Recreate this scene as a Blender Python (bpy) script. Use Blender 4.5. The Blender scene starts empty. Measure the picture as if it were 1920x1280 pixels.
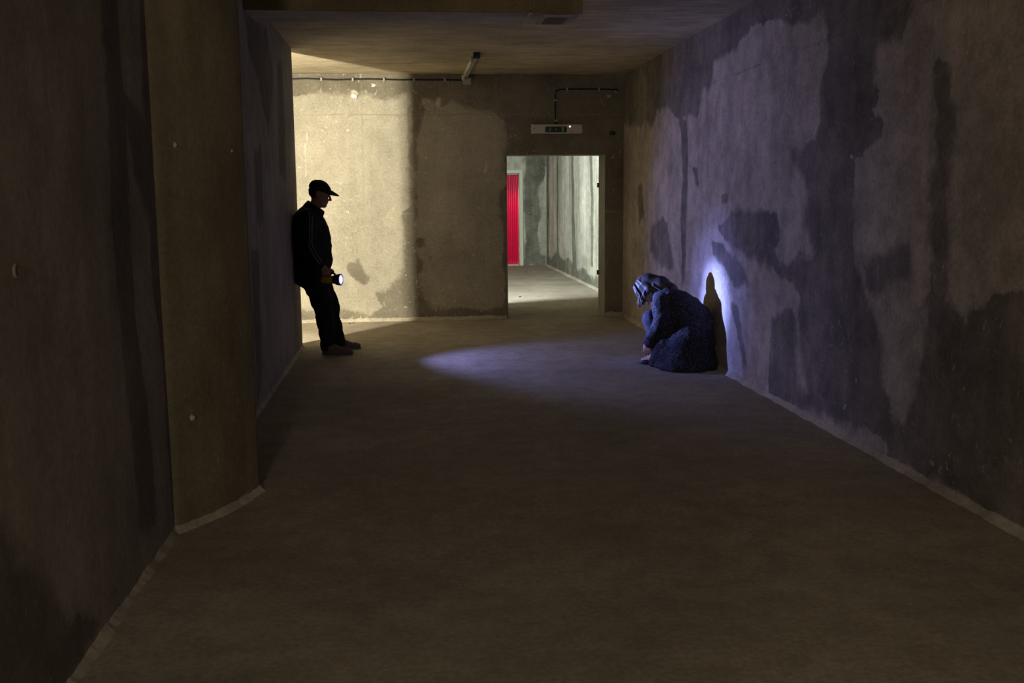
import bpy, bmesh, math, random
import numpy as np
from mathutils import Vector, Matrix, noise
from mathutils.bvhtree import BVHTree

random.seed(7)
rng = np.random.default_rng(7)
C = bpy.context.scene.collection
scn = bpy.context.scene

# ---------------------------------------------------------------- camera
FPX, YAW, PIT, ROLL = 1898.4, .1020, .1426, -.0092
FWD = np.array([math.sin(YAW)*math.cos(PIT), math.cos(YAW)*math.cos(PIT), -math.sin(PIT)])
_r = np.array([math.cos(YAW), -math.sin(YAW), 0.]); _u = np.cross(_r, FWD)
RT = math.cos(ROLL)*_r + math.sin(ROLL)*_u
UP = -math.sin(ROLL)*_r + math.cos(ROLL)*_u
CAM = np.array([0., 0., 1.5])
cam_d = bpy.data.cameras.new('camera'); cam = bpy.data.objects.new('camera', cam_d); C.objects.link(cam)
cam_d.sensor_fit = 'HORIZONTAL'; cam_d.sensor_width = 36.; cam_d.lens = FPX/1920*36.
cam_d.clip_start = .05; cam_d.clip_end = 200
cam.matrix_world = Matrix(((RT[0], UP[0], -FWD[0], CAM[0]), (RT[1], UP[1], -FWD[1], CAM[1]),
                           (RT[2], UP[2], -FWD[2], CAM[2]), (0, 0, 0, 1)))
scn.camera = cam

# ---------------------------------------------------------------- world, exposure
w = bpy.data.worlds.new('world'); scn.world = w; w.use_nodes = True
w.node_tree.nodes['Background'].inputs[0].default_value = (.9, .8, .65, 1)
w.node_tree.nodes['Background'].inputs[1].default_value = 0.0
scn.view_settings.view_transform = 'Standard'; scn.view_settings.look = 'None'
scn.view_settings.exposure = 0.0; scn.view_settings.gamma = 1.0
scn.view_settings.use_curve_mapping = False

# ---------------------------------------------------------------- lamps of the place
def look(o, d):
    o.rotation_euler = Vector(d).to_track_quat('-Z', 'Y').to_euler()
def area_lamp(name, loc, d, sx, sy, power, col):
    l = bpy.data.lights.new(name, 'AREA'); l.shape = 'RECTANGLE'; l.size = sx; l.size_y = sy
    l.energy = power; l.color = col
    o = bpy.data.objects.new(name, l); C.objects.link(o); o.location = loc; look(o, d); return o
# warm lamps in the side room, behind the left partition wall
area_lamp('side_room_lamp', (-2.35, 8.69, 1.55), (.55, 1, -.02), .15, .5, 300, (1., .90, .68))
# cool lamp in the corridor behind the back wall
area_lamp('corridor_lamp', (-.35, 13.25, 2.35), (1, .75, -.35), .5, .25, 340, (.85, .94, .94))
# weak warm lamp of the room far behind the photographer
area_lamp('entrance_lamp', (-.8, -3.3, 2.4), (.42, 1, -.26), .5, .5, 70, (1., .87, .70))
# lamp in the room behind the red curtain
area_lamp('red_room_lamp', (2.1, 22.5, 2.6), (.05, -.45, -1), .5, .2, 46, (1., .9, .8))

# ---------------------------------------------------------------- pixel -> point helpers
def ray(x, y): return FWD + RT*(x-960)/FPX - UP*(y-640)/FPX
def on_x(x, y, X): d = ray(x, y); return CAM + d*(X/d[0])
def on_y(x, y, Y): d = ray(x, y); return CAM + d*(Y/d[1])
def on_z(x, y, Z=0.): d = ray(x, y); return CAM + d*((Z-1.5)/d[2])

XL, XR, YWE, YB, ZC = -1.083, 2.671, 10.38, 12.43, 2.949
DX1, DX2, DZ = 1.228, 2.441, 1.994
XC, YC = 3.013, 21.88
YB2 = YB + .42
XWEST, YSOUTH = -5., -4.2

# ---------------------------------------------------------------- object helpers
def link(name, mesh, mats, parent=None):
    o = bpy.data.objects.new(name, mesh); C.objects.link(o)
    if not isinstance(mats, (list, tuple)): mats = [mats]
    for m in mats: mesh.materials.append(m)
    if parent is not None: o.parent = parent
    return o
def tag(o, label=None, cat=None, group=None, kind=None):
    for k, v in (('label', label), ('category', cat), ('group', group), ('kind', kind)):
        if v: o[k] = v
    return o
def empty(name, loc, label, cat, group=None):
    o = bpy.data.objects.new(name, None); C.objects.link(o); o.location = loc; o.empty_display_size = .1
    return tag(o, label, cat, group)
def shade(me, smooth=True):
    me.polygons.foreach_set('use_smooth', [smooth]*len(me.polygons)); me.update()
def put(name, bm, mats, parent=None, smooth=False, recenter=None):
    bmesh.ops.recalc_face_normals(bm, faces=bm.faces[:])
    me = bpy.data.meshes.new(name); bm.to_mesh(me); bm.free(); shade(me, smooth)
    o = link(name, me, mats, None)
    if parent is not None:
        o.parent = parent; o.matrix_parent_inverse = Matrix.Translation(parent.location).inverted()
    return o
def add_box(bm, lo, hi, bev=0., mat=None, seg=1):
    lo, hi = Vector(lo), Vector(hi)
    r = bmesh.ops.create_cube(bm, size=1.)
    vs = r['verts']
    for v in vs: v.co = Vector([lo[i] + (v.co[i]+.5)*(hi[i]-lo[i]) for i in range(3)])
    if bev > 0:
        es = list({e for v in vs for e in v.link_edges})
        r2 = bmesh.ops.bevel(bm, geom=es, offset=bev, segments=seg, affect='EDGES', profile=.5)
        vs = list({v for f in r2['faces'] for v in f.verts} | {v for v in vs if v.is_valid})
    if mat is not None:
        bmesh.ops.transform(bm, matrix=mat, verts=[v for v in vs if v.is_valid])
    return vs
def add_tube(bm, pts, r, n=10, caps=True):
    pts = [Vector(p) for p in pts]; rings = []
    for i, p in enumerate(pts):
        a = pts[max(i-1, 0)]; b = pts[min(i+1, len(pts)-1)]
        t = (b-a).normalized(); ref = Vector((0, 0, 1)) if abs(t.z) < .9 else Vector((1, 0, 0))
        u = t.cross(ref).normalized(); v = t.cross(u)
        rr = r[i] if isinstance(r, (list, tuple)) else r
        rings.append([bm.verts.new(p + (u*math.cos(k*2*math.pi/n) + v*math.sin(k*2*math.pi/n))*rr) for k in range(n)])
    for i in range(len(rings)-1):
        for k in range(n):
            bm.faces.new((rings[i][k], rings[i][(k+1) % n], rings[i+1][(k+1) % n], rings[i+1][k]))
    if caps:
        bm.faces.new(rings[0][::-1]); bm.faces.new(rings[-1])
def add_lathe(bm, c, ax, prof, n=28):
    """prof: list of (distance along axis, radius)"""
    c = Vector(c); t = Vector(ax).normalized()
    ref = Vector((0, 0, 1)) if abs(t.z) < .9 else Vector((1, 0, 0))
    u = t.cross(ref).normalized(); v = t.cross(u); rings = []
    for s, r in prof:
        rings.append([bm.verts.new(c + t*s + (u*math.cos(k*2*math.pi/n)+v*math.sin(k*2*math.pi/n))*max(r, 1e-4)) for k in range(n)])
    for i in range(len(rings)-1):
        for k in range(n):
            bm.faces.new((rings[i][k], rings[i][(k+1) % n], rings[i+1][(k+1) % n], rings[i+1][k]))
    bm.faces.new(rings[0][::-1]); bm.faces.new(rings[-1])
def blob(bm, c, rad, seed=0, sub=2, rough=.25, flat=None):
    r = bmesh.ops.create_icosphere(bm, subdivisions=sub, radius=1.)
    for v in r['verts']:
        k = 1 + rough*noise.noise(v.co*1.7 + Vector((seed*3.1, seed, 0)))
        v.co = Vector((c[0]+v.co.x*rad[0]*k, c[1]+v.co.y*rad[1]*k, c[2]+v.co.z*rad[2]*k))

# ---------------------------------------------------------------- materials
def new_mat(name):
    m = bpy.data.materials.new(name); m.use_nodes = True
    nt = m.node_tree; b = nt.nodes['Principled BSDF']; return m, nt, b
def N(nt, typ, **kw):
    n = nt.nodes.new(typ)
    for k, v in kw.items():
        if k.startswith('i_'):
            key = k[2:]; n.inputs[int(key) if key.isdigit() else key].default_value = v
        else: setattr(n, k, v)
    return n
def noise_node(nt, vec, scale, detail=5, rough=.55, mapping=None):
    if mapping:
        mp = N(nt, 'ShaderNodeMapping'); mp.inputs['Scale'].default_value = mapping
        nt.links.new(vec, mp.inputs[0]); vec = mp.outputs[0]
    n = N(nt, 'ShaderNodeTexNoise'); n.inputs['Scale'].default_value = scale
    n.inputs['Detail'].default_value = detail; n.inputs['Roughness'].default_value = rough
    nt.links.new(vec, n.inputs['Vector']); return n.outputs['Fac']
def maprange(nt, val, a, b, c, d, smooth=True):
    n = N(nt, 'ShaderNodeMapRange')
    if smooth: n.interpolation_type = 'SMOOTHSTEP'
    for i, x in enumerate((a, b, c, d)): n.inputs[i+1].default_value = x
    nt.links.new(val, n.inputs[0]); return n.outputs[0]
def math_node(nt, op, a, b=None):
    n = N(nt, 'ShaderNodeMath', operation=op)
    for i, x in enumerate((a, b)):
        if x is None: continue
        if isinstance(x, (int, float)): n.inputs[i].default_value = x
        else: nt.links.new(x, n.inputs[i])
    return n.outputs[0]
def mix(nt, fac, a, b, blend='MIX'):
    n = N(nt, 'ShaderNodeMix', data_type='RGBA', blend_type=blend)
    for s, x in ((0, fac), (6, a), (7, b)):
        if isinstance(x, (int, float)): n.inputs[s].default_value = x
        elif isinstance(x, tuple): n.inputs[s].default_value = (*x, 1) if len(x) == 3 else x
        else: nt.links.new(x, n.inputs[s])
    return n.outputs[2]

def concrete(name, base, dark, light=None, stretch=(1, 1, 1), flecks=1., attr=True, bump=.25, edge=.10, rough=.88, mott=1., streak=1., seams=(), grain=1.):
    """poured concrete: mottling, damp patches from the mesh attribute 'damp', pale patches from 'pale', flecks of old paint"""
    m, nt, b = new_mat(name); L = nt.links
    co = N(nt, 'ShaderNodeTexCoord').outputs['Object']
    n1 = noise_node(nt, co, 1.1, 6, .6); n2 = noise_node(nt, co, 7, 8, .62, stretch); n3 = noise_node(nt, co, 42, 4, .6)
    k1 = maprange(nt, n1, .3, .7, 1-.16*mott, 1+.10*mott); k2 = maprange(nt, n2, .25, .75, 1-.20*mott, 1+.13*mott)
    k3 = maprange(nt, n3, .25, .75, 1-.16*grain, 1+.13*grain)
    k = math_node(nt, 'MULTIPLY', math_node(nt, 'MULTIPLY', k1, k2), k3)
    col = base
    nb = noise_node(nt, co, .75, 7, .66); blot = maprange(nt, nb, .40, .62, .87, 1.04)
    ns = noise_node(nt, co, 5.5, 5, .6, (1, 1, .07)); k = math_node(nt, 'MULTIPLY', k, maprange(nt, ns, .3, .7, 1-.10*streak, 1+.07*streak))
    k = math_node(nt, 'MULTIPLY', k, blot)
    if attr:
        e = noise_node(nt, co, 4.5, 10, .72); e3 = noise_node(nt, co, 1.6, 3, .5)
        e2 = math_node(nt, 'MULTIPLY', math_node(nt, 'SUBTRACT', e, .5), 4.2)
        wd = maprange(nt, e3, .35, .65, .2, 1.1)
        at = N(nt, 'ShaderNodeAttribute', attribute_name='damp').outputs['Fac']
        msk = maprange(nt, math_node(nt, 'DIVIDE', math_node(nt, 'ADD', at, e2), wd), -1., 1., 1, 0)
        # inner tone variation of the damp areas
        msk = math_node(nt, 'MULTIPLY', msk, maprange(nt, noise_node(nt, co, 2.4, 6, .6), .32, .66, 1.0, .76))
        col = mix(nt, msk, base, dark)
        if light:
            at2 = N(nt, 'ShaderNodeAttribute', attribute_name='pale').outputs['Fac']
            ml = maprange(nt, math_node(nt, 'ADD', at2, math_node(nt, 'MULTIPLY', e2, .35)), -.5, .5, 1, 0)
            col = mix(nt, ml, col, light)
    sc = N(nt, 'ShaderNodeCombineColor')
    for i in range(3): L.new(k, sc.inputs[i])
    col = mix(nt, 1., col, sc.outputs[0], 'MULTIPLY')
    # formwork seams
    if seams:
        sp = N(nt, 'ShaderNodeSeparateXYZ'); L.new(co, sp.inputs[0])
        wob = math_node(nt, 'MULTIPLY', math_node(nt, 'SUBTRACT', noise_node(nt, co, 3., 3, .5), .5), .03)
        fade = maprange(nt, noise_node(nt, co, 2.2, 4, .6), .4, .6, .15, 1.)
        for ax, val, wid, sc_col in seams:
            dd = math_node(nt, 'ABSOLUTE', math_node(nt, 'ADD', math_node(nt, 'SUBTRACT', sp.outputs[ax], val), wob))
            col = mix(nt, math_node(nt, 'MULTIPLY', fade, maprange(nt, dd, wid*.4, wid, .6, 0)), col, sc_col)
    if flecks > 0:
        wv = N(nt, 'ShaderNodeVectorMath', operation='ADD'); L.new(co, wv.inputs[0])
        nc = N(nt, 'ShaderNodeTexNoise'); nc.inputs['Scale'].default_value = 24.; L.new(co, nc.inputs['Vector'])
        sv = N(nt, 'ShaderNodeVectorMath', operation='SCALE'); sv.inputs['Scale'].default_value = .09
        L.new(nc.outputs['Color'], sv.inputs[0]); L.new(sv.outputs[0], wv.inputs[1])
        zone = maprange(nt, noise_node(nt, co, 1.3, 5, .65), .40, .60, .25, 1.)
        def spots(scale, rmax, pw, chan, str_, colr, zn=None):
            vo = N(nt, 'ShaderNodeTexVoronoi', feature='F1'); vo.inputs['Scale'].default_value = scale; vo.inputs['Randomness'].default_value = 1.
            L.new(wv.outputs[0], vo.inputs['Vector'])
            rad = N(nt, 'ShaderNodeSeparateColor'); L.new(vo.outputs['Color'], rad.inputs[0])
            thr = math_node(nt, 'MULTIPLY', math_node(nt, 'POWER', rad.outputs[chan], pw), rmax*scale)
            if zn is not None: thr = math_node(nt, 'MULTIPLY', thr, zn)
            return mix(nt, maprange(nt, math_node(nt, 'SUBTRACT', vo.outputs['Distance'], thr), -.035, .015, str_, 0), col, colr)
        col = spots(6.5, .027, 3.3, 0, .75*flecks, (.78, .76, .70), zone)
        col = spots(15., .013, 2.8, 1, .6*flecks, (.74, .72, .66), zone)
        col = spots(5.2, .016, 9., 2, .7, (.06, .05, .04))
        # scratchy smears of old lime
        sm = noise_node(nt, wv.outputs[0], 30., 3, .5, (1., 1., .55))
        col = mix(nt, math_node(nt, 'MULTIPLY', maprange(nt, sm, .64, .71, 0, .5*flecks), zone), col, (.74, .72, .66))
    L.new(col, b.inputs['Base Color']); b.inputs['Roughness'].default_value = rough
    b.inputs['Specular IOR Level'].default_value = .25
    bp = N(nt, 'ShaderNodeBump'); bp.inputs['Strength'].default_value = bump; bp.inputs['Distance'].default_value = .012
    hs = math_node(nt, 'ADD', math_node(nt, 'MULTIPLY', n2, .7), math_node(nt, 'MULTIPLY', n3, .3))
    L.new(hs, bp.inputs['Height']); L.new(bp.outputs[0], b.inputs['Normal'])
    return m

def plain(name, col, rough=.6, var=.12, scale=30, metal=0., spec=.4, bump=.0):
    m, nt, b = new_mat(name); co = N(nt, 'ShaderNodeTexCoord').outputs['Object']
    n = noise_node(nt, co, scale, 5, .6)
    a = tuple(c*(1-var) for c in col); z = tuple(min(1, c*(1+var)) for c in col)
    nt.links.new(mix(nt, n, a, z), b.inputs['Base Color'])
    b.inputs['Roughness'].default_value = rough; b.inputs['Metallic'].default_value = metal
    b.inputs['Specular IOR Level'].default_value = spec
    if bump:
        bp = N(nt, 'ShaderNodeBump'); bp.inputs['Strength'].default_value = bump; bp.inputs['Distance'].default_value = .004
        nt.links.new(n, bp.inputs['Height']); nt.links.new(bp.outputs[0], b.inputs['Normal'])
    return m
def glow(name, col, strength):
    m, nt, b = new_mat(name); b.inputs['Base Color'].default_value = (.9, .9, .9, 1)
    b.inputs['Emission Color'].default_value = (*col, 1); b.inputs['Emission Strength'].default_value = strength
    return m

M_BACK = concrete('concrete_back_wall', (.45, .42, .34), (.21, .19, .145), (.60, .57, .48), flecks=1.25, mott=.55, streak=.6, seams=[(2, 2.475, .012, (.30, .27, .21)), (0, .055, .02, (.25, .22, .17)), (0, -.50, .014, (.36, .33, .26)), (2, 1.30, .010, (.40, .37, .29))])
M_RIGHT = concrete('concrete_right_wall', (.50, .435, .375), (.18, .158, .138), (.60, .58, .53), flecks=.8, mott=1.3, seams=[(2, 2.46, .012, (.18, .16, .14))])
M_LEFT = concrete('concrete_left_wall', (.395, .365, .33), (.20, .185, .165), (.55, .52, .46), stretch=(1, .5, .35), flecks=.35)
M_PILL = concrete('concrete_pillar', (.25, .215, .135), (.2, .17, .12), flecks=.25, stretch=(1, 1, .4), attr=False)
M_CEIL = concrete('concrete_ceiling', (.52, .45, .32), (.3, .26, .2), stretch=(.45, 1.3, 1), flecks=.55, attr=False, mott=1.3, bump=.45, streak=0)
M_SOFF = concrete('concrete_soffit', (.56, .51, .47), (.3, .26, .2), stretch=(.3, 1, 1), flecks=.0, attr=False)
M_CORR = concrete('concrete_corridor', (.56, .55, .46), (.17, .175, .13), (.74, .73, .64), flecks=.9, streak=2.)
M_FLOOR = concrete('screed_floor', (.41, .365, .29), (.3, .25, .2), flecks=.10, attr=False, bump=.3, mott=.8, streak=0, grain=1.1)
M_BEAD = concrete('mortar_fillet', (.54, .49, .40), (.4, .3, .2), flecks=.2, attr=False, bump=.5)

# ---------------------------------------------------------------- gridded wall faces with painted-on damp fields
def poly_sd(P, Q):
    """signed distance of points P (n,2) to polygon Q (m,2), negative inside"""
    d = np.full(len(P), 1e9); ins = np.zeros(len(P), bool); m = len(Q)
    for i in range(m):
        a, b = Q[i], Q[(i+1) % m]; e = b-a; wv = P-a
        t = np.clip((wv@e)/max(e@e, 1e-12), 0, 1)
        d = np.minimum(d, ((wv-t[:, None]*e)**2).sum(1))
        c = (a[1] > P[:, 1]) != (b[1] > P[:, 1])
        if abs(e[1]) > 1e-12:
            xi = a[0] + (P[:, 1]-a[1])*e[0]/e[1]; ins ^= c & (P[:, 0] < xi)
    d = np.sqrt(d); return np.where(ins, -d, d)
def field(P, polys):
    out = np.full(len(P), 9.)
    W = np.array([[noise.noise(Vector((u*2.3, v*2.3, 1.)))*.05 + noise.noise(Vector((u*7, v*7, 4.)))*.022 + noise.noise(Vector((u*17, v*17, 7.)))*.012,
                   noise.noise(Vector((u*2.3, v*2.3, 11.)))*.06 + noise.noise(Vector((u*7, v*7, 14.)))*.03 + noise.noise(Vector((u*17, v*17, 17.)))*.014] for u, v in P])
    P = P + W
    for Q, soft in polys:
        Q = np.array(Q, float); lo = Q.min(0)-soft*4; hi = Q.max(0)+soft*4
        k = ((P > lo) & (P < hi)).all(1)
        out[k] = np.minimum(out[k], poly_sd(P[k], Q)/soft)
    return np.clip(out, -3, 6)
def grid_face(us, vs, fn, keep=None):
    nu, nv = len(us), len(vs)
    U, V = np.meshgrid(us, vs, indexing='ij'); uv = np.stack([U.ravel(), V.ravel()], 1)
    verts = np.array([fn(u, v) for u, v in uv]); faces = []
    for i in range(nu-1):
        for j in range(nv-1):
            if keep and not keep((us[i]+us[i+1])/2, (vs[j]+vs[j+1])/2): continue
            a = i*nv+j; faces.append((a, a+nv, a+nv+1, a+1))
    return uv, verts.tolist(), faces
def wall_mesh(name, us, vs, fn, mats, damp=(), pale=(), keep=None, extra=(), flip=False):
    """front face as a grid; extra: list of quads (4 points) for the other faces"""
    uv, verts, faces = grid_face(us, vs, fn, keep)
    if flip: faces = [f[::-1] for f in faces]
    n0 = len(verts)
    for q in extra:
        k = len(verts); verts += [tuple(p) for p in q]; faces.append((k, k+1, k+2, k+3))
    me = bpy.data.meshes.new(name); me.from_pydata(verts, [], faces)
    for nm, pl in (('damp', damp), ('pale', pale)):
        a = me.attributes.new(nm, 'FLOAT', 'POINT'); v = np.full(len(verts), 6., np.float32)
        if pl: v[:n0] = field(uv, pl)
        a.data.foreach_set('value', v)
    me.update(); o = link(name, me, mats); tag(o, kind='structure'); return o
def seg(*pts, step=.03):
    out = [pts[0]]
    for a, b in zip(pts[:-1], pts[1:]):
        n = max(1, int(round((b-a)/step))); out += [a+(b-a)*(i+1)/n for i in range(n)]
    return out
def box_quads(lo, hi, skip=()):
    x0, y0, z0 = lo; x1, y1, z1 = hi
    q = {'-x': [(x0,y0,z0),(x0,y0,z1),(x0,y1,z1),(x0,y1,z0)], '+x': [(x1,y0,z0),(x1,y1,z0),(x1,y1,z1),(x1,y0,z1)],
         '-y': [(x0,y0,z0),(x1,y0,z0),(x1,y0,z1),(x0,y0,z1)], '+y': [(x0,y1,z0),(x0,y1,z1),(x1,y1,z1),(x1,y1,z0)],
         '-z': [(x0,y0,z0),(x0,y1,z0),(x1,y1,z0),(x1,y0,z0)], '+z': [(x0,y0,z1),(x1,y0,z1),(x1,y1,z1),(x0,y1,z1)]}
    return [v for k, v in q.items() if k not in skip]
def undul(u, v, a=.006): return a*noise.noise(Vector((u*1.3, v*1.3, 2.)))

# right wall -------------------------------------------------------
def rx(pts, soft=.10): return ([tuple(on_x(x, y, XR)[1:]) for x, y in pts], soft)
R_DAMP = [
  rx([(1165,120),(1166,236),(1180,236),(1190,222),(1200,240),(1226,236),(1232,212),(1250,208),(1276,220),(1292,212),(1310,214),(1318,176),(1332,166),(1338,112),(1370,104),(1386,80),(1402,58),(1418,36),(1446,32),(1466,38),(1502,42),(1522,34),(1540,26),(1560,-60),(1180,-60)], .05),
  rx([(1536,20),(1552,60),(1556,100),(1550,130),(1541,165),(1540,220),(1528,262),(1500,282),(1476,274),(1484,304),(1507,342),(1512,372),(1506,430),(1522,470),(1498,476),(1480,520),(1500,560),(1492,600),(1500,660),(1520,770),(1600,800),(1660,830),(1664,760),(1652,690),(1654,610),(1640,570),(1608,520),(1598,440),(1600,360),(1598,310),(1622,276),(1652,262),(1662,242),(1640,212),(1650,190),(1636,122),(1640,74),(1690,76),(1700,40),(1712,30),(1700,-60),(1540,-60)], .06),
  rx([(1346,430),(1376,394),(1452,394),(1466,440),(1452,480),(1500,500),(1500,540),(1440,500),(1415,484),(1380,470),(1360,452)], .05),
  rx([(1333,458),(1352,460),(1392,488),(1402,530),(1388,540),(1362,512),(1336,484)], .04),
  rx([(1448,590),(1480,574),(1492,610),(1490,690),(1500,764),(1440,740),(1444,660)], .05),
  rx([(1754,118),(1766,112),(1780,130),(1786,220),(1786,350),(1780,440),(1776,556),(1800,582),(1815,592),(1832,560),(1850,548),(1884,540),(1925,560),(2000,560),(2000,1100),(1920,1000),(1800,930),(1660,850),(1700,800),(1722,720),(1736,600),(1738,480),(1744,380),(1750,250)], .06),
  rx([(1624,500),(1650,470),(1700,464),(1704,520),(1668,536),(1640,560),(1620,540)], .05),
  rx([(1424,735),(1500,770),(1580,790),(1700,850),(1800,925),(1920,1000),(1920,960),(1800,880),(1700,800),(1600,750),(1500,720)], .07),
  rx([(1274,220),(1288,220),(1290,300),(1288,380),(1284,460),(1286,520),(1278,540),(1276,430),(1280,330)], .03),
  rx([(1222,420),(1244,408),(1256,450),(1264,500),(1240,500),(1218,470)], .05),
  rx([(1300,310),(1308,310),(1310,350),(1304,350)], .03),
  rx([(1353,358),(1368,358),(1366,380),(1354,378)], .03),
  rx([(1370,560),(1384,570),(1400,700),(1390,690)], .03),
  rx([(1598,300),(1595,345),(1592,400),(1594,460),(1597,530),(1603,530),(1600,460),(1598,400),(1601,345),(1604,300)], .016),
  rx([(1196,350),(1204,350),(1208,400),(1198,420)], .05),
]
R_PALE = [rx([(1757,12),(1762,12),(1761,118),(1756,116)], .02), rx([(1596,292),(1600,292),(1601,304),(1595,304)], .012)]
us = seg(YSOUTH, 3.2, step=.25)[:-1] + seg(3.2, YB, step=.028)
wall_r = wall_mesh('wall_right', us, seg(0., ZC, step=.028), lambda u, v: (XR + undul(u, v), u, v), M_RIGHT, R_DAMP, R_PALE,
    extra=box_quads((XR+.01, YSOUTH, 0), (XR+.3, YB, ZC), ('-x',)), flip=False)

# back wall with the doorway ---------------------------------------
def by(pts, soft=.08): return ([(on_y(x, y, YB)[0], on_y(x, y, YB)[2]) for x, y in pts], soft)
B_DAMP = [
  by([(530,120),(530,180),(560,186),(580,178),(620,176),(640,180),(700,178),(740,182),(768,178),(766,300),(770,380),(756,400),(760,450),(752,520),(730,545),(700,548),(708,565),(726,570),(700,582),(690,590),(690,612),(960,604),(950,570),(900,578),(860,570),(810,580),(790,545),(780,520),(798,500),(780,480),(782,420),(776,330),(786,220),(800,210),(788,196),(792,180),(812,186),(812,210),(850,196),(880,205),(930,214),(940,225),(960,300),(960,120)], .05),
  by([(940,120),(940,214),(950,250),(945,300),(950,330),(1200,330),(1200,120)], .06),
  by([(653,494),(676,490),(684,500),(694,520),(684,532),(672,528),(656,512)], .035),
  by([(782,446),(796,448),(798,466),(784,472)], .03), by([(800,484),(812,484),(812,492),(800,490)], .02),
  by([(530,572),(600,580),(690,585),(690,612),(530,612)], .05),
  by([(936,360),(956,340),(958,620),(930,610),(946,560),(944,470)], .04),
  by([(1128,270),(1200,270),(1200,620),(1128,620)], .05),
]
B_PALE = [by([(656,176),(662,174),(672,176),(668,184),(666,195),(664,186),(658,182)], .012), by([(571,250),(575,250),(575,340),(572,340)], .012), by([(1548-640,300),(912,300),(912,322),(906,322)], .012), by([(820,180),(826,184),(826,206),(818,206),(812,195)], .05)]
us = seg(XWEST, -1.6, step=.2)[:-1] + seg(-1.6, DX1, DX2, XR, step=.028)
vs = seg(0., DZ, ZC, step=.028)
jam = [[(DX1,YB,0),(DX1,YB2,0),(DX1,YB2,DZ),(DX1,YB,DZ)], [(DX2,YB,0),(DX2,YB,DZ),(DX2,YB2,DZ),(DX2,YB2,0)],
       [(DX1,YB,DZ),(DX1,YB2,DZ),(DX2,YB2,DZ),(DX2,YB,DZ)],
       [(XWEST,YB2,0),(XWEST,YB2,ZC),(DX1,YB2,ZC),(DX1,YB2,0)], [(DX2,YB2,0),(DX2,YB2,ZC),(XC+.3,YB2,ZC),(XC+.3,YB2,0)],
       [(DX1,YB2,DZ),(DX1,YB2,ZC),(DX2,YB2,ZC),(DX2,YB2,DZ)], [(XR,YB,0),(XR,YB,ZC),(XC+.3,YB,ZC),(XC+.3,YB,0)]]
wall_b = wall_mesh('wall_back', us, vs, lambda u, v: (u, YB + (undul(u, v) if not (DX1-.05 < u < DX2+.05) else 0), v), M_BACK, B_DAMP, B_PALE,
    keep=lambda u, v: not (DX1 < u < DX2 and v < DZ), extra=jam)

# left partition wall ----------------------------------------------
def lx(pts, soft=.10): return ([tuple(on_x(x, y, XL)[1:]) for x, y in pts], soft)
L_DAMP = [
  lx([(188,-40),(196,150),(208,330),(216,480),(228,640),(240,770),(252,900),(262,990),(290,985),(284,880),(276,760),(262,640),(246,480),(238,320),(228,180),(218,-40)], .035),
  lx([(258,-40),(268,150),(278,320),(284,480),(300,640),(312,800),(322,990),(340,990),(336,700),(300,200),(290,-40)], .035),
  lx([(230,190),(280,230),(300,330),(300,480),(250,330)], .04),
  lx([(-200,960),(0,980),(30,1020),(60,1060),(130,1180),(230,1080),(190,1160),(110,1300),(-400,1700)], .08),
  lx([(455,0),(500,60),(512,140),(505,260),(490,180),(470,100)], .10), lx([(476,280),(490,280),(494,420),(480,420)], .06),
  lx([(470,470),(486,470),(492,700),(484,760)], .05), lx([(520,120),(530,120),(536,330),(524,330)], .10),
]
us = seg(YSOUTH, 2., step=.25)[:-1] + seg(2., YWE, step=.03)
wall_l = wall_mesh('wall_left', us, seg(0., ZC, step=.03), lambda u, v: (XL + undul(u, v, .004)*(u < YWE-.1), u, v), M_LEFT, L_DAMP, (),
    extra=box_quads((XL-.2, YSOUTH, 0), (XL-.002, YWE, ZC), ('+x',)), flip=True)
# engaged pillar on the left wall: slanted, slightly rounded face
prof = [(XL-.02, 4.57), (-1.072, 4.585), (-1.053, 4.612), (-1.0, 4.69), (-.929, 4.81), (-.868, 4.955), (-.82, 5.10), (-.797, 5.185), (-.792, 5.21), (-.80, 5.23), (-.86, 5.25), (XL-.02, 5.28)]
bm = bmesh.new(); zs = seg(0., ZC, step=.12); cols = []
for z in zs: cols.append([bm.verts.new((x + .004*noise.noise(Vector((z*2, x*9, 1))), y, z)) for x, y in prof])
for i in range(len(zs)-1):
    for k in range(len(prof)-1): bm.faces.new((cols[i][k], cols[i][k+1], cols[i+1][k+1], cols[i+1][k]))
wall_p = tag(put('wall_pillar', bm, M_PILL, None, True), kind='structure')

# the rest of the shell ---------------------------------------------
def slab(name, lo, hi, mat, us=None):
    bm = bmesh.new(); add_box(bm, lo, hi); o = put(name, bm, mat); tag(o, kind='structure'); return o
us = seg(XWEST-.3, -1.2, step=.5)[:-1] + seg(-1.2, 2.7, step=.06)[:-1] + seg(2.7, 3.4, step=.35)
vs = seg(YSOUTH, 2.5, step=.5)[:-1] + seg(2.5, 13.2, step=.07)[:-1] + seg(13.2, 24.2, step=.5)
floor = wall_mesh('floor', us, vs, lambda u, v: (u, v, .003*noise.noise(Vector((u*.9, v*.9, 0))) - .003), M_FLOOR,
    extra=box_quads((XWEST-.3, YSOUTH, -.25), (3.4, 24.2, -.006), ('+z',)))
shade(floor.data)
ceiling = wall_mesh('ceiling', seg(XWEST-.3, 3.4, step=.2), seg(YSOUTH, 24.2, step=.2),
    lambda u, v: (u, v, ZC + .004*noise.noise(Vector((u, v, 5)))), M_CEIL, extra=box_quads((XWEST-.3, YSOUTH, ZC+.006), (3.4, 24.2, ZC+.25), ('-z',)), flip=True)
slab('wall_behind', (XWEST-.3, YSOUTH-.2, 0), (XR+.3, YSOUTH, ZC), M_LEFT)
slab('wall_side_room', (XWEST-.3, YSOUTH, 0), (XWEST, YB2, ZC), M_BACK)

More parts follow.
